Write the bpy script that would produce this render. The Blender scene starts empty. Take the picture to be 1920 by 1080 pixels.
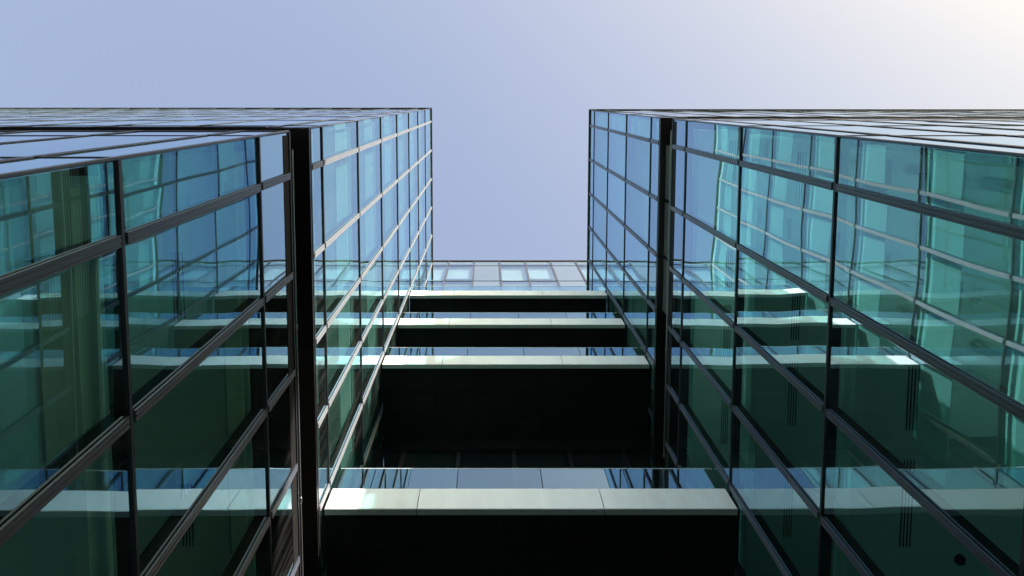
import bpy, bmesh, math, random
from mathutils import Vector, Matrix
random.seed(7)
S = bpy.context.scene
COL = S.collection

# ------------------------------------------------------------------ camera, sky, sun, exposure
EYE = 1.6
cam_d = bpy.data.cameras.new('camera')
cam = bpy.data.objects.new('camera', cam_d)
COL.objects.link(cam)
TH = math.radians(4.85)
c_, s_ = math.cos(TH), math.sin(TH)
cam.matrix_world = Matrix(((1, 0, 0, 0), (0, -c_, -s_, 0), (0, s_, -c_, EYE), (0, 0, 0, 1)))
cam_d.sensor_width = 36
cam_d.lens = 24
cam_d.shift_x = 0.0237
cam_d.shift_y = -0.1271
cam_d.clip_start = 0.05
cam_d.clip_end = 3000
S.camera = cam

SUN_EL, SUN_ROT = math.radians(23.5), math.radians(135)
W = bpy.data.worlds.new('World')
S.world = W
W.use_nodes = True
wn = W.node_tree
bg = wn.nodes['Background']
sky = wn.nodes.new('ShaderNodeTexSky')
sky.sky_type = 'NISHITA'
sky.sun_disc = False
sky.sun_elevation = SUN_EL
sky.sun_rotation = SUN_ROT
sky.air_density = 1.3
sky.dust_density = 5.0
sky.ozone_density = 1.0
bg.inputs['Strength'].default_value = 0.15
# one tone curve per channel for the whole sky: hazier and warmer towards the sun
sepc = wn.nodes.new('ShaderNodeSeparateColor')
comb = wn.nodes.new('ShaderNodeCombineColor')
wn.links.new(sky.outputs[0], sepc.inputs[0])
for ch, (gam, gain) in enumerate(((0.70, 1.09), (0.66, 1.05), (0.36, 1.38))):
    pwr = wn.nodes.new('ShaderNodeMath'); pwr.operation = 'POWER'; pwr.inputs[1].default_value = gam
    mul = wn.nodes.new('ShaderNodeMath'); mul.operation = 'MULTIPLY'; mul.inputs[1].default_value = gain
    wn.links.new(sepc.outputs[ch], pwr.inputs[0])
    wn.links.new(pwr.outputs[0], mul.inputs[0])
    wn.links.new(mul.outputs[0], comb.inputs[ch])
wn.links.new(comb.outputs[0], bg.inputs[0])

sun_d = bpy.data.lights.new('sun', 'SUN')
sun_d.energy = 5.0
sun_d.angle = math.radians(0.53)
sun_d.color = (1.0, 0.92, 0.83)
sun = bpy.data.objects.new('sun', sun_d)
COL.objects.link(sun)
sdir = Vector((math.sin(SUN_ROT) * math.cos(SUN_EL), math.cos(SUN_ROT) * math.cos(SUN_EL), math.sin(SUN_EL)))
sun.rotation_euler = (-sdir).to_track_quat('-Z', 'Y').to_euler()
sun.location = sdir * 60

S.view_settings.view_transform = 'Standard'
S.view_settings.look = 'None'
S.view_settings.exposure = 1.45
S.view_settings.gamma = 1.0
S.view_settings.use_curve_mapping = False
S.render.engine = 'CYCLES'
cy = S.cycles
cy.max_bounces = 14
cy.diffuse_bounces = 6
cy.glossy_bounces = 7
cy.transmission_bounces = 4
cy.transparent_max_bounces = 28
cy.blur_glossy = 0.22
cy.caustics_reflective = True
cy.sample_clamp_indirect = 20.0
cy.use_denoising = True
try:
    cy.denoiser = 'OPENIMAGEDENOISE'
except Exception:
    pass


# ------------------------------------------------------------------ materials
def mat(name):
    m = bpy.data.materials.new(name)
    m.use_nodes = True
    nt = m.node_tree
    b = nt.nodes['Principled BSDF']
    return m, nt, b


def painted(name, col, rough=0.45, metal=0.0, var=0.08, scale=3.0, rvar=0.12, streak=False, bump=0.0):
    """paint or metal with a little uneven wear"""
    m, nt, b = mat(name)
    geo = nt.nodes.new('ShaderNodeNewGeometry')
    mp = nt.nodes.new('ShaderNodeMapping')
    mp.inputs['Scale'].default_value = (1, 1, 0.25 if streak else 1)
    n = nt.nodes.new('ShaderNodeTexNoise')
    n.inputs['Scale'].default_value = scale
    n.inputs['Detail'].default_value = 6
    n.inputs['Roughness'].default_value = 0.62
    nt.links.new(geo.outputs['Position'], mp.inputs[0])
    nt.links.new(mp.outputs[0], n.inputs['Vector'])
    oi = nt.nodes.new('ShaderNodeObjectInfo')
    add = nt.nodes.new('ShaderNodeMath'); add.operation = 'MULTIPLY_ADD'
    add.inputs[1].default_value = 0.3
    nt.links.new(oi.outputs['Random'], add.inputs[0])
    nt.links.new(n.outputs['Fac'], add.inputs[2])
    r = nt.nodes.new('ShaderNodeValToRGB')
    r.color_ramp.elements[0].position = 0.35
    r.color_ramp.elements[1].position = 0.95
    r.color_ramp.elements[0].color = tuple(max(0, c * (1 - var)) for c in col) + (1,)
    r.color_ramp.elements[1].color = tuple(min(1, c * (1 + var)) for c in col) + (1,)
    nt.links.new(add.outputs[0], r.inputs[0])
    nt.links.new(r.outputs[0], b.inputs['Base Color'])
    mr = nt.nodes.new('ShaderNodeMapRange')
    mr.inputs['To Min'].default_value = max(0.05, rough - rvar)
    mr.inputs['To Max'].default_value = rough + rvar
    nt.links.new(n.outputs['Fac'], mr.inputs['Value'])
    nt.links.new(mr.outputs[0], b.inputs['Roughness'])
    b.inputs['Metallic'].default_value = metal
    if bump:
        bp = nt.nodes.new('ShaderNodeBump')
        bp.inputs['Strength'].default_value = bump
        bp.inputs['Distance'].default_value = 0.01
        nt.links.new(n.outputs['Fac'], bp.inputs['Height'])
        nt.links.new(bp.outputs[0], b.inputs['Normal'])
    return m


def glass(name, tint, refl, f0, power=3.0, wave=0.006, wscale=0.55, tilt=0.004, dust=0.04):
    """coated sheet glass: tinted see-through plus a slightly wavy mirror that grows towards grazing"""
    m = bpy.data.materials.new(name)
    m.use_nodes = True
    nt = m.node_tree
    nt.nodes.clear()
    L = nt.links.new
    out = nt.nodes.new('ShaderNodeOutputMaterial')
    mixa = nt.nodes.new('ShaderNodeMixShader')
    tr = nt.nodes.new('ShaderNodeBsdfTransparent')
    tr.inputs[0].default_value = (*[math.sqrt(t) for t in tint], 1)   # two faces make up the whole tint
    gl = nt.nodes.new('ShaderNodeBsdfGlossy')
    gl.inputs['Color'].default_value = (*refl, 1)
    gl.inputs['Roughness'].default_value = 0.012
    geo = nt.nodes.new('ShaderNodeNewGeometry')
    oi = nt.nodes.new('ShaderNodeObjectInfo')
    # each sheet bends the mirror image in its own way
    wn_ = nt.nodes.new('ShaderNodeTexWhiteNoise'); wn_.noise_dimensions = '1D'
    L(oi.outputs['Random'], wn_.inputs['W'])
    off = nt.nodes.new('ShaderNodeVectorMath'); off.operation = 'MULTIPLY_ADD'
    off.inputs[1].default_value = (40, 40, 40)
    L(wn_.outputs['Color'], off.inputs[0]); L(geo.outputs['Position'], off.inputs[2])
    nz = nt.nodes.new('ShaderNodeTexNoise')
    nz.inputs['Scale'].default_value = wscale
    nz.inputs['Detail'].default_value = 1.2
    nz.inputs['Roughness'].default_value = 0.4
    L(off.outputs[0], nz.inputs['Vector'])
    cen = nt.nodes.new('ShaderNodeVectorMath'); cen.operation = 'SUBTRACT'
    cen.inputs[1].default_value = (0.5, 0.5, 0.5)
    L(nz.outputs['Color'], cen.inputs[0])
    sc1 = nt.nodes.new('ShaderNodeVectorMath'); sc1.operation = 'SCALE'
    sc1.inputs['Scale'].default_value = wave
    L(cen.outputs[0], sc1.inputs[0])
    cen2 = nt.nodes.new('ShaderNodeVectorMath'); cen2.operation = 'SUBTRACT'
    cen2.inputs[1].default_value = (0.5, 0.5, 0.5)
    L(wn_.outputs['Color'], cen2.inputs[0])
    sc2 = nt.nodes.new('ShaderNodeVectorMath'); sc2.operation = 'SCALE'
    sc2.inputs['Scale'].default_value = tilt
    L(cen2.outputs[0], sc2.inputs[0])
    a1 = nt.nodes.new('ShaderNodeVectorMath'); a1.operation = 'ADD'
    L(sc1.outputs[0], a1.inputs[0]); L(sc2.outputs[0], a1.inputs[1])
    a2 = nt.nodes.new('ShaderNodeVectorMath'); a2.operation = 'ADD'
    L(geo.outputs['Normal'], a2.inputs[0]); L(a1.outputs[0], a2.inputs[1])
    nn = nt.nodes.new('ShaderNodeVectorMath'); nn.operation = 'NORMALIZE'
    L(a2.outputs[0], nn.inputs[0])
    L(nn.outputs[0], gl.inputs['Normal'])
    lw = nt.nodes.new('ShaderNodeLayerWeight'); lw.inputs['Blend'].default_value = 0.5
    pw = nt.nodes.new('ShaderNodeMath'); pw.operation = 'POWER'; pw.inputs[1].default_value = power
    L(lw.outputs['Facing'], pw.inputs[0])
    ma = nt.nodes.new('ShaderNodeMath'); ma.operation = 'MULTIPLY_ADD'
    ma.inputs[1].default_value = 1 - f0; ma.inputs[2].default_value = f0
    L(pw.outputs[0], ma.inputs[0])
    front = nt.nodes.new('ShaderNodeMath'); front.operation = 'SUBTRACT'; front.inputs[0].default_value = 1
    L(geo.outputs['Backfacing'], front.inputs[1])
    fac = nt.nodes.new('ShaderNodeMath'); fac.operation = 'MULTIPLY'
    L(ma.outputs[0], fac.inputs[0]); L(front.outputs[0], fac.inputs[1])
    L(fac.outputs[0], mixa.inputs[0]); L(tr.outputs[0], mixa.inputs[1]); L(gl.outputs[0], mixa.inputs[2])
    # a thin film of dust in runs, and a tint that differs a little from pane to pane
    hs = nt.nodes.new('ShaderNodeHueSaturation')
    hs.inputs['Color'].default_value = (*refl, 1)
    vr = nt.nodes.new('ShaderNodeMapRange'); vr.inputs['To Min'].default_value = 0.90; vr.inputs['To Max'].default_value = 1.06
    L(oi.outputs['Random'], vr.inputs['Value']); L(vr.outputs[0], hs.inputs['Value'])
    gz = nt.nodes.new('ShaderNodeMath'); gz.operation = 'POWER'; gz.inputs[1].default_value = 16.0
    L(lw.outputs['Facing'], gz.inputs[0])
    cm = nt.nodes.new('ShaderNodeMix'); cm.data_type = 'RGBA'      # the coating's tint fades at grazing angles
    cm.inputs[7].default_value = (0.97, 0.98, 1.0, 1)
    L(gz.outputs[0], cm.inputs[0]); L(hs.outputs[0], cm.inputs[6])
    L(cm.outputs[2], gl.inputs['Color'])
    mp = nt.nodes.new('ShaderNodeMapping'); mp.inputs['Scale'].default_value = (7, 7, 0.5)
    L(off.outputs[0], mp.inputs[0])
    dn = nt.nodes.new('ShaderNodeTexNoise'); dn.inputs['Scale'].default_value = 1.0; dn.inputs['Detail'].default_value = 5
    L(mp.outputs[0], dn.inputs['Vector'])
    dr = nt.nodes.new('ShaderNodeMapRange')
    dr.inputs['From Min'].default_value = 0.45; dr.inputs['From Max'].default_value = 0.8
    dr.inputs['To Min'].default_value = 0.004; dr.inputs['To Max'].default_value = dust
    L(dn.outputs['Fac'], dr.inputs['Value'])
    df = nt.nodes.new('ShaderNodeMath'); df.operation = 'MULTIPLY'
    L(dr.outputs[0], df.inputs[0]); L(front.outputs[0], df.inputs[1])
    dd = nt.nodes.new('ShaderNodeBsdfDiffuse'); dd.inputs[0].default_value = (0.5, 0.49, 0.46, 1)
    mixb = nt.nodes.new('ShaderNodeMixShader')
    L(df.outputs[0], mixb.inputs[0]); L(mixa.outputs[0], mixb.inputs[1]); L(dd.outputs[0], mixb.inputs[2])
    L(mixb.outputs[0], out.inputs['Surface'])
    return m


M_glass = glass('green solar glass', (0.50, 0.87, 0.80), (0.58, 0.84, 1.0), 0.16, 1.35, 0.018, 0.5, 0.009)
M_glassr = glass('pale rear glass', (0.60, 0.76, 0.78), (0.72, 0.86, 1.0), 0.20, 1.6, 0.006, 0.6, 0.003)
M_rail = glass('balustrade glass', (0.62, 0.74, 0.72), (0.54, 0.80, 1.0), 0.26, 2.2, 0.002, 0.5, 0.002, dust=0.012)
M_edge = painted('polished glass edge', (0.75, 0.78, 0.80), 0.25, 0.3)
M_fin_shade = painted('anodised fin shaded tone', (0.07, 0.08, 0.105), 0.34, 0.25, 0.10, 5.0)  # shaded copy of the fin metal, shade put into its colour
M_fin_lit = painted('anodised fin sunlit tone', (0.235, 0.245, 0.265), 0.36, 0.3, 0.10, 5.0)  # same fin metal lightened, sunlight painted into the colour
M_tran = painted('bronze grey transom', (0.026, 0.028, 0.033), 0.42, 0.2)
M_mull = painted('black mullion', (0.020, 0.021, 0.024), 0.45, 0.2)
M_band = painted('black band metal', (0.018, 0.016, 0.015), 0.34, 0.3, 0.2, 1.5)
M_white = painted('white fascia panel', (0.90, 0.85, 0.83), 0.42, 0.0, 0.09, 3.2, streak=True)
M_lip = painted('grey fascia lip', (0.42, 0.42, 0.38), 0.5, 0.0, 0.06)
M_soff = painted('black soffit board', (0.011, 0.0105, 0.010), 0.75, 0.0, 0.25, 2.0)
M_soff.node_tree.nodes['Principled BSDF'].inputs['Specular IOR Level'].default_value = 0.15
M_ceil = painted('white ceiling', (0.84, 0.85, 0.83), 0.7, 0.0, 0.03)
M_slot = painted('dark slot', (0.02, 0.02, 0.02), 0.6)
M_blind = painted('grey white roller blind', (0.50, 0.50, 0.49), 0.8, 0.0, 0.04)
M_conc = painted('painted interior wall', (0.62, 0.64, 0.62), 0.8, 0.0, 0.06, 0.8)
M_dim = painted('rear room shade tone', (0.12, 0.12, 0.13), 0.95)  # dark tone for the rear rooms, shade behind the walkways painted in
M_pipe = painted('steel conduit', (0.50, 0.50, 0.50), 0.32, 0.8)
M_louv = painted('lavender grey screen', (0.10, 0.145, 0.215), 0.45, 0.2)
M_pave = painted('pale granite paving', (0.42, 0.41, 0.39), 0.85, 0.0, 0.2, 1.2, bump=0.3)
M_brick = painted('street block render', (0.30, 0.27, 0.24), 0.85, 0.0, 0.12, 0.6)
M_viol = painted('violet strip', (0.12, 0.02, 0.22), 0.4)


# ------------------------------------------------------------------ mesh helpers
def box(bm, x0, x1, y0, y1, z0, z1):
    v = [bm.verts.new(p) for p in ((x0, y0, z0), (x1, y0, z0), (x1, y1, z0), (x0, y1, z0),
                                   (x0, y0, z1), (x1, y0, z1), (x1, y1, z1), (x0, y1, z1))]
    for f in ((0, 3, 2, 1), (4, 5, 6, 7), (0, 1, 5, 4), (1, 2, 6, 5), (2, 3, 7, 6), (3, 0, 4, 7)):
        bm.faces.new([v[i] for i in f])


def tube(bm, p0, p1, r, n=8):
    d = (p1 - p0).normalized()
    a = d.orthogonal().normalized(); b = d.cross(a)
    rings = []
    for p in (p0, p1):
        rings.append([bm.verts.new(p + r * (math.cos(t) * a + math.sin(t) * b)) for t in [2 * math.pi * k / n for k in range(n)]])
    for k in range(n):
        bm.faces.new((rings[0][k], rings[0][(k + 1) % n], rings[1][(k + 1) % n], rings[1][k]))
    bm.faces.new(rings[0][::-1]); bm.faces.new(rings[1])


def prism(bm, pts, z0, z1):
    """closed outline in plan (counter-clockwise) raised from z0 to z1"""
    lo = [bm.verts.new((x, y, z0)) for x, y in pts]
    hi = [bm.verts.new((x, y, z1)) for x, y in pts]
    n = len(pts)
    for k in range(n):
        bm.faces.new((lo[k], lo[(k + 1) % n], hi[(k + 1) % n], hi[k]))
    bm.faces.new(lo[::-1]); bm.faces.new(hi)


def bevel(bm, w):
    bmesh.ops.bevel(bm, geom=bm.edges[:], offset=w, segments=1, affect='EDGES')


_cache = {}


def mesh_of(key, build, m):
    if key in _cache:
        return _cache[key]
    bm = bmesh.new()
    build(bm)
    bmesh.ops.recalc_face_normals(bm, faces=bm.faces[:])
    me = bpy.data.meshes.new(str(key[0]))
    bm.to_mesh(me); bm.free()
    for mm in (m if isinstance(m, (list, tuple)) else [m]):
        me.materials.append(mm)
    _cache[key] = me
    return me


def link(name, me, parent=None, M=None):
    o = bpy.data.objects.new(name, me)
    COL.objects.link(o)
    if parent:
        o.parent = parent
    if M is not None:
        o.matrix_local = M
    return o


def thing(name, label, cat, loc=(0, 0, 0), group=None):
    o = bpy.data.objects.new(name, None)
    COL.objects.link(o)
    o.location = loc
    o['label'] = label; o['category'] = cat
    if group:
        o['group'] = group
    return o


def wbox(name, m, parent, x0, x1, y0, y1, z0, z1, bev=0.0):
    """one box given in world coordinates; parents stand unrotated at the world origin"""
    cx, cyy, cz = (x0 + x1) / 2, (y0 + y1) / 2, (z0 + z1) / 2
    hx, hy, hz = (x1 - x0) / 2, (y1 - y0) / 2, (z1 - z0) / 2
    key = (name, round(hx, 4), round(hy, 4), round(hz, 4), bev, m.name)

    def b(bm):
        box(bm, -hx, hx, -hy, hy, -hz, hz)
        if bev:
            bevel(bm, bev)
    me = mesh_of(key, b, m)
    return link(name, me, parent, Matrix.Translation((cx, cyy, cz)))


# ------------------------------------------------------------------ dimensions (metres)
FH = 3.5                                     # storey height
XL, XR = -3.09, 4.71                         # the two glass walls of the court
YF = 0.479                                   # street front
YB = 10.02                                   # rear glass wall
BAY, CB = 1.567, 0.695                       # bay width, narrow corner bay
YW = 7.62                                    # front of the walkways


def Z(n):                                    # height of a point n storeys above the eye
    return n * FH + EYE


def line(n):
    return Z(n + 0.62)


# ------------------------------------------------------------------ ground
gm = bpy.data.meshes.new('ground')
gm.from_pydata([(-1500, -1500, 0), (1500, -1500, 0), (1500, 1500, 0), (-1500, 1500, 0)], [], [(0, 1, 2, 3)])
gm.materials.append(M_pave)
g = link('ground', gm); g['kind'] = 'structure'


# ------------------------------------------------------------------ curtain wall
def fin_build(bm, h, d=0.036):
    # grooved profile; local y is inward, the fin stands out to -y
    w = 0.052
    pts = [(-w, -0.012), (-w, -d), (-0.034, -d), (-0.030, -d + 0.008), (-0.020, -d + 0.008), (-0.016, -d),
           (0.016, -d), (0.020, -d + 0.008), (0.030, -d + 0.008), (0.034, -d), (w, -d), (w, -0.012)]
    prism(bm, pts, 0, h)


class Facade:
    def __init__(self, root, rot, ox, oy):
        self.root = root
        self.R = Matrix.Translation((ox, oy, 0)) @ Matrix.Rotation(rot, 4, 'Z')

    def put(self, name, key, build, m, s, d, z, label=None, parent=None):
        me = mesh_of((name,) + key, build, m)
        o = link(name, me, parent or self.root, self.R @ Matrix.Translation((s, d, z)))
        if label:
            o['label'] = label
        return o

    def section(self, edges, levels, fins=True, depth=0.036, fin_mat=None, pane_mat=None, panes=True, screen_bays=()):
        """edges: sorted positions along the wall, corners included; levels: sorted heights of the transoms"""
        e0, e1 = edges[0], edges[-1]
        zb, zt = levels[0], levels[-1]
        # mullions behind the glass, full height
        H = zt - zb
        for i, e in enumerate(edges):
            if 0 < i < len(edges) - 1:
                self.put('mullion', (round(H, 3),), lambda bm: box(bm, -0.03, 0.03, -0.012, 0.19, 0, H), M_mull, e, 0, zb)
        # transoms
        Lw = e1 - e0
        for z in levels:
            self.put('transom', (round(Lw, 3), depth), lambda bm: box(bm, 0.02, Lw - 0.02, -depth * 0.66, 0.15, -0.022, 0.022), M_tran, e0, 0, z)
        for k in range(len(levels) - 1):
            z0, z1 = levels[k], levels[k + 1]
            h = z1 - z0
            for i in range(len(edges) - 1):
                w = edges[i + 1] - edges[i]
                if panes:
                    cm = (edges[i] + edges[i + 1]) / 2
                    pw, ph = w - 0.06, h - 0.044
                    if (k, i) in screen_bays:
                        self.put('screen_panel', (round(pw, 3), round(ph, 3)),
                                 lambda bm: box(bm, -pw / 2, pw / 2, 0, 0.03, -ph / 2, ph / 2), M_louv, cm, 0, (z0 + z1) / 2,
                                 'lavender grey metal screen panel')
                    else:
                        self.put('pane', (round(pw, 3), round(ph, 3), (pane_mat or M_glass).name),
                                 lambda bm: box(bm, -pw / 2, pw / 2, 0, 0.028, -ph / 2, ph / 2), pane_mat or M_glass, cm, 0, (z0 + z1) / 2)
            if fins:
                fh = h - 0.11
                if fh < 0.25:
                    continue
                for i, e in enumerate(edges):
                    if 0 < i < len(edges) - 1:
                        self.put('fin', (round(fh, 3), depth, (fin_mat or M_fin_shade).name), lambda bm: fin_build(bm, fh, depth), fin_mat or M_fin_shade, e, 0, z0 + 0.055)


def bays(a, n):
    """corner, narrow corner bay, then n full bays, as distances from the corner"""
    return [0.0, CB] + [CB + BAY * k for k in range(1, n + 1)]


def wing(side, name, label, cat, low, high, h1, h2, roof, nfront, blind_floors):
    """low/high: storeys whose floor line is a transom below/above the black recess; h1..h2 the recess"""
    root = thing(name, label, cat)
    xi = XL if side < 0 else XR
    depth = YB - YF
    inner_e = [e for e in bays(0, 6) if e < depth - 0.2] + [depth]
    front_e = bays(0, nfront)
    if side < 0:
        fi = Facade(root, math.radians(90), xi, YF)          # s runs +Y
        ff = Facade(root, 0, xi, YF)                          # s runs +X, so use negatives
        fe = sorted(-e for e in front_e); ie = inner_e
    else:
        fi = Facade(root, math.radians(-90), xi, YF)          # s runs -Y
        ff = Facade(root, 0, xi, YF)
        fe = front_e; ie = sorted(-e for e in inner_e)
    xf = xi + side * front_e[-1]                              # far end of the wing
    lowz = [0.06] + [line(n) for n in low] + [h1]
    highz = [h2] + [line(n) for n in high] + [roof]
    for lv in (lowz, highz):
        fi.section(ie, lv, fin_mat=M_fin_lit if side < 0 and lv is highz else None)
        ff.section(fe, lv, depth=0.011, fin_mat=M_fin_lit)
        # corner post
        px0, px1 = sorted((xi - side * 0.010, xi + side * 0.03))
        wbox('corner_post', M_fin_shade, root, px0, px1, YF - 0.010, YF + 0.022, lv[0] - 0.03, lv[-1] + 0.03, 0.006)
    lo, hi_ = sorted((xi + side * 0.22, xf))
    # floors: white ceiling below
    diffs = []
    for n in list(low) + list(high):
        z = line(n)
        sl = wbox('ceiling', M_ceil, root, lo, hi_, YF + 0.22, YB - 0.06, z - 0.30, z + 0.04)
        diffs.append((n, z - 0.30, sl))
    # recess
    a, b = sorted((xi + side * 0.45, xf))
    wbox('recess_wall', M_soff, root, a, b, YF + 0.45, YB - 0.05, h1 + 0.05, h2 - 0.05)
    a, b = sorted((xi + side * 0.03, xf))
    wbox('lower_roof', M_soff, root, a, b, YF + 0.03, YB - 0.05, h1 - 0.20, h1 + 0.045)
    # spandrel strip under the recess
    a, b = sorted((xi - side * 0.006, xi + side * 0.05))
    wbox('spandrel', M_soff, root, a, b, YF + 0.06, YB - 0.06, h1 - 0.30, h1 - 0.028)
    a, b = sorted((xi + side * 0.06, xf))
    wbox('spandrel', M_soff, root, a, b, YF - 0.006, YF + 0.05, h1 - 0.30, h1 - 0.028)
    # soffit boards over the recess
    a, b = sorted((xi - side * 0.02, xi + side * 0.7))
    ys = [YF + 0.0, YF + 0.695 + BAY * 2 - 0.006, YF + 0.695 + BAY * 4.5, YB - 0.06]
    for y0, y1 in zip(ys, ys[1:]):
        wbox('soffit_panel', M_band, root, a, b, y0 + 0.006, y1 - 0.006, h2 - 0.11, h2 - 0.055, 0.004)
    x = xi + side * 0.71
    step = BAY * 2
    while abs(x - xi) < abs(xf - xi) - 0.5:
        x2 = x + side * step
        a, b = sorted((x + side * 0.006, x2 - side * 0.006))
        wbox('soffit_panel', M_band, root, a, b, YF - 0.02, YF + 0.7, h2 - 0.11, h2 - 0.055, 0.004)
        x = x2
    a, b = sorted((xi + side * 0.1, xf))
    wbox('upper_floor', M_ceil, root, a, b, YF + 0.1, YB - 0.06, h2 - 0.05, h2 + 0.10)
    # conduit on the recess edge, in lengths with couplings
    yy = YF + 0.3
    while yy < YB - 1.2:
        y2 = min(yy + 2.9, YB - 0.2)

        def cb(bm, y2=y2, yy=yy):
            tube(bm, Vector((0, 0, 0)), Vector((0, y2 - yy - 0.04, 0)), 0.014)
            tube(bm, Vector((0, y2 - yy - 0.10, 0)), Vector((0, y2 - yy - 0.02, 0)), 0.022)
        link('conduit', mesh_of(('conduit', round(y2 - yy, 3)), cb, M_pipe), root,
             Matrix.Translation((xi - side * 0.03, yy, h1 + 0.085)))
        yy = y2
    # roof
    a, b = sorted((xi + side * 0.02, xf))
    wbox('roof', M_conc, root, a, b, YF + 0.02, YB - 0.05, roof - 0.30, roof + 0.04)
    a, b = sorted((xi - side * 0.06, xi + side * 0.25))
    cuts = [YF - 0.06, YF + 0.25 + 3.0, YF + 0.25 + 6.0, YB - 0.05]
    for y0, y1 in zip(cuts, cuts[1:]):
        wbox('coping', M_mull, root, a, b, y0 + 0.004, y1 - 0.004, roof + 0.052, roof + 0.15, 0.008)
    x = xi + side * 0.26
    while abs(xf - x) > 0.3:
        x2 = x + side * min(3.0, abs(xf - x))
        a, b = sorted((x + side * 0.004, x2 - side * 0.004))
        wbox('coping', M_mull, root, a, b, YF - 0.06, YF + 0.25, roof + 0.052, roof + 0.15, 0.008)
        x = x2
    # core wall, columns
    a, b = sorted((xi + side * 6.5, xi + side * 6.8))
    for lv in (lowz, highz):
        wbox('core_wall', M_conc, root, a, b, YF + 0.4, YB - 0.1, lv[0] + 0.1, lv[-1] - 0.32)
    for lv in (lowz, highz):
        for cy_ in (YF + 1.9, YF + 6.6):
            hh = lv[-1] - lv[0] - 0.4

            def colb(bm, hh=hh):
                tube(bm, Vector((0, 0, 0)), Vector((0, 0, hh)), 0.19, 20)
            link('column', mesh_of(('column', round(hh, 3)), colb, M_conc), root,
                 Matrix.Translation((xi + side * 1.7, cy_, lv[0] + 0.1)))
    # blinds behind the court glass
    for n, drops in blind_floors.items():
        z = roof - 0.31 if n == 'top' else line(n) - 0.305
        for i in range(len(ie) - 1):
            s0, s1 = ie[i], ie[i + 1]
            dr = drops[i % len(drops)]
            if dr <= 0:
                continue
            w = s1 - s0 - 0.08
            fi.put('blind', (round(w, 3), round(dr, 3)),
                   lambda bm: (box(bm, -w / 2, w / 2, 0, 0.006, -dr, 0), box(bm, -w / 2, w / 2, -0.012, 0.018, -dr - 0.03, -dr)),
                   M_blind, (s0 + s1) / 2, 0.215, z)
    return root, fi, diffs


L = wing(-1, 'office_wing', 'tall blue glass office wing on the left with pale sunlit vertical fins', 'building',
         range(0, 3), range(3, 10), Z(3.02), Z(3.38), Z(10.62), 16,
         {n: [1.15, 1.1, 1.2, 1.15, 1.1, 1.2] for n in range(4, 10)} | {'top': [1.1], 3: [0.5], 1: [0.5, 0.45, 0.0, 0.6], 2: [0.45, 0.0, 0.5, 0.5]})
Rw = wing(1, 'office_wing', 'lower teal glass office wing on the right with dark shaded fins', 'building',
          range(0, 5), range(5, 9), Z(4.95), Z(5.33), Z(8.96), 13,
          {6: [0.3, 0.0, 0.4], 7: [0.3], 3: [0.0, 0.0, 0.3]})

# slot diffusers and a detector on the ceilings of the right wing; diffusers on the left
def diffuser(parent_ceiling, x, y0, y1, z):
    ln = y1 - y0

    def b(bm):
        for k in range(4):
            box(bm, -0.075 + k * 0.045, -0.075 + k * 0.045 + 0.017, -ln / 2, ln / 2, -0.006, 0.004)
    me = mesh_of(('air_diffuser', round(ln, 3)), b, M_slot)
    pl = parent_ceiling.location
    return link('air_diffuser', me, parent_ceiling, Matrix.Translation((x - pl.x, (y0 + y1) / 2 - pl.y, z - pl.z)))


for n, z, sl in Rw[2]:
    for y0, y1 in ((0.95, 1.9), (3.55, 4.44), (4.85, 6.1), (7.2, 8.3)):
        diffuser(sl, 5.71, y0, y1, z)
    pl = sl.location

    def db(bm):
        tube(bm, Vector((0, 0, -0.03)), Vector((0, 0, 0)), 0.075, 16)
        bmesh.ops.create_uvsphere(bm, u_segments=14, v_segments=8, radius=0.058, matrix=Matrix.Translation((0, 0, -0.03)))
    for dy in (2.6, 6.28):
        link('detector', mesh_of(('detector',), db, M_slot), sl, Matrix.Translation((6.47 - pl.x, dy - pl.y, z - pl.z)))
# slatted blinds in the first bays of the right wing: the low sun draws their slats on the walkway edges
def slats(bm, w, drop):
    k = 0.0
    while k < drop:
        v = [bm.verts.new(q) for q in ((-w / 2, -0.028, -k - 0.016), (w / 2, -0.028, -k - 0.016), (w / 2, 0.028, -k + 0.016), (-w / 2, 0.028, -k + 0.016),
                                       (-w / 2, -0.028, -k - 0.0145), (w / 2, -0.028, -k - 0.0145), (w / 2, 0.028, -k + 0.0175), (-w / 2, 0.028, -k + 0.0175))]
        for f in ((0, 3, 2, 1), (4, 5, 6, 7), (0, 1, 5, 4), (1, 2, 6, 5), (2, 3, 7, 6), (3, 0, 4, 7)):
            bm.faces.new([v[i] for i in f])
        k += 0.11


for n in (5, 6, 7, 8):
    for s0, dr in ((CB, 2.6), (CB + BAY, 2.2), (CB + 2 * BAY, 2.8)):
        w = BAY - 0.1
        Rw[1].put('slatted_blind', (dr,), lambda bm: slats(bm, w, dr), M_blind, -(s0 + BAY / 2), 0.16, line(n) - 0.07)
for s0, w0 in ((0.0, CB), (CB, BAY)):  # plain blinds added to block a sun patch on the lowest walkway
    w = w0 - 0.08
    Rw[1].put('blind', (round(w, 3), 0.78),
              lambda bm: (box(bm, -w / 2, w / 2, 0, 0.006, -0.78, 0), box(bm, -w / 2, w / 2, -0.012, 0.018, -0.81, -0.78)),
              M_blind, -(s0 + w0 / 2), 0.215, Z(4.95) - 0.22)
for n, z, sl in L[2]:
    for y0, y1 in ((2.0, 2.9), (5.2, 6.1)):
        diffuser(sl, -4.1, y0, y1, z)

# ------------------------------------------------------------------ rear block
rear = thing('rear_block', 'tallest glass block closing the far side of the court behind the walkways', 'building')
fb = Facade(rear, 0, XL, YB)
re_ = [0.05] + [CB + BAY * k for k in range(0, 5)] + [XR - XL - 0.05]
fb.section(re_, [0.06] + [line(n) for n in range(0, 8)], fin_mat=M_mull)  # fins in black, painting in the shade under the walkways
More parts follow.
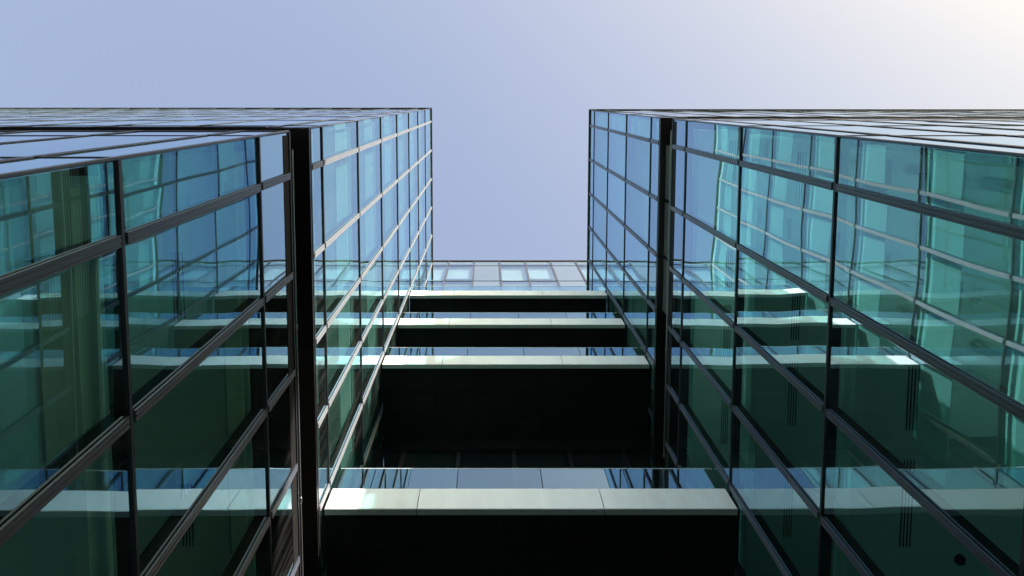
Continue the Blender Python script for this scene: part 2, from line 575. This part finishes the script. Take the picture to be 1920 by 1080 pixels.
# above the lower right wing the facade runs on to both sides
ru = [CB + BAY * k for k in range(-5, 11)]
scr = {(k, i) for k in (2, 3, 4) for i in range(len(ru) - 1) if (i - 5) % 3 == 1}
fb.section(ru, [line(n) for n in range(7, 12)] + [Z(11.91)], screen_bays=scr, pane_mat=M_glassr)
for n in range(0, 12):
    z = line(n)
    wbox('ceiling', M_dim if n < 8 else M_ceil, rear, XL - 8, XR + 9, YB + 0.22, YB + 8, z - 0.30, z + 0.04)
    if n in (9, 10, 11):
        for i in range(len(ru) - 1):
            if (i - 5) % 3 == 1:
                continue
            w = ru[i + 1] - ru[i] - 0.08
            dr = (2.3, 2.6, 1.9)[i % 3]
            fb.put('blind', (round(w, 3), dr),
                   lambda bm: (box(bm, -w / 2, w / 2, 0, 0.006, -dr, 0), box(bm, -w / 2, w / 2, -0.012, 0.018, -dr - 0.03, -dr)),
                   M_ceil, (ru[i] + ru[i + 1]) / 2, 0.215, z - 0.305)
wbox('core_wall', M_dim, rear, XL - 8, XR + 9, YB + 5, YB + 5.3, 0.1, Z(11.5))
wbox('roof', M_conc, rear, XL - 8, XR + 9, YB + 0.02, YB + 8, Z(11.91) - 0.25, Z(11.91) + 0.04)
wbox('coping', M_mull, rear, XL - 8, XR + 9, YB - 0.07, YB + 0.25, Z(11.91) + 0.052, Z(11.91) + 0.17, 0.008)
for x0, x1 in ((XL - 8, XL - 0.02), (XR + 0.02, XR + 9)):
    wbox('side_wall', M_band, rear, x0, x1, YB + 0.02, YB + 0.2, 0.0, line(7) - 0.1)
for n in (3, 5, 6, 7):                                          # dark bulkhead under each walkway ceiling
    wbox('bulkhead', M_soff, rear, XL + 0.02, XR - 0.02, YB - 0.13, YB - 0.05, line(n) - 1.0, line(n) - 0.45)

# ------------------------------------------------------------------ walkways
labels = {3: 'lowest white edged walkway, the large one low in the court with bright streaks',
          5: 'second white edged walkway from below, above the large dark opening',
          6: 'third white edged walkway from below, between two black soffits',
          7: 'topmost white edged walkway, just below the striped rear windows'}
PJ = [XL + 0.03, -0.43 * 3.09, 0.707 * 3.09, XR - 0.03]
GJ = [XL + 0.03, -0.755 * 3.09, -0.2 * 3.09, 0.355 * 3.09, 0.91 * 3.09, 1.465 * 3.09]
for n in (3, 5, 6, 7):
    z = line(n) - 0.50
    t = thing('walkway', labels[n], 'walkway', (0, 0, 0), 'white edged walkways spanning the court')
    for x0, x1 in zip(PJ, PJ[1:]):
        wbox('fascia_panel', M_white, t, x0 + 0.007, x1 - 0.007, YW, YW + 0.05, z + 0.004, z + 0.665, 0.004)
        lip = wbox('fascia_lip', M_lip, t, x0 + 0.007, x1 - 0.007, YW + 0.006, YW + 0.12, z - 0.008, z + 0.0035)
        nb = max(2, int((x1 - x0) / 0.42))
        for k in range(nb):
            def sb(bm):
                tube(bm, Vector((0, 0, -0.004)), Vector((0, 0, 0.004)), 0.009, 8)
            pl = lip.location
            link('screw', mesh_of(('screw',), sb, M_slot), lip,
                 Matrix.Translation((x0 + (k + 0.5) * (x1 - x0) / nb - pl.x, YW + 0.05 - pl.y, z - 0.010 - pl.z)))
    # soffit boards
    nx, ny = 10, 3
    xs = [XL + 0.03 + k * (XR - XL - 0.06) / nx for k in range(nx + 1)]
    ys = [YW + 0.125 + k * (YB - 0.06 - YW - 0.125) / ny for k in range(ny + 1)]
    for x0, x1 in zip(xs, xs[1:]):
        for y0, y1 in zip(ys, ys[1:]):
            wbox('soffit_board', M_soff, t, x0 + 0.006, x1 - 0.006, y0 + 0.006, y1 - 0.006, z + 0.05, z + 0.07)
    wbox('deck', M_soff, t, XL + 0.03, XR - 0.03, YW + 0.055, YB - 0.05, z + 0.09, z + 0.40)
    if n == 7:
        wbox('violet_strip', M_viol, t, XL + 0.1, XR - 0.1, YW + 0.121, YW + 0.124, z - 0.03, z + 0.02)
    for x0, x1 in zip(GJ, GJ[1:] ):
        bp = wbox('balustrade_pane', M_rail, t, x0 + 0.008, x1 - 0.008, YW + 0.062, YW + 0.08, z + 0.45, z + 1.50)
    wbox('handrail', M_edge, t, XL + 0.03, XR - 0.03, YW + 0.058, YW + 0.084, z + 1.501, z + 1.515)

# ------------------------------------------------------------------ unseen block across the street, added to shade the lower storeys
nb = thing('unseen_street_block', 'unseen plain block across the street with rows of windows, added to shade the lower storeys', 'building')
SY, SH = -20.0, 27.1
wbox('wall', M_brick, nb, -30, 70, SY - 14, SY, 0, SH)
wbox('parapet', M_lip, nb, -30.1, 70.1, SY - 0.4, SY + 0.1, SH + 0.002, SH + 0.25)
for k in range(7):
    for x in range(-28, 68, 4):
        wbox('window', M_tran, nb, x, x + 2.2, SY + 0.002, SY + 0.04, 1.2 + k * 3.8, 3.4 + k * 3.8)
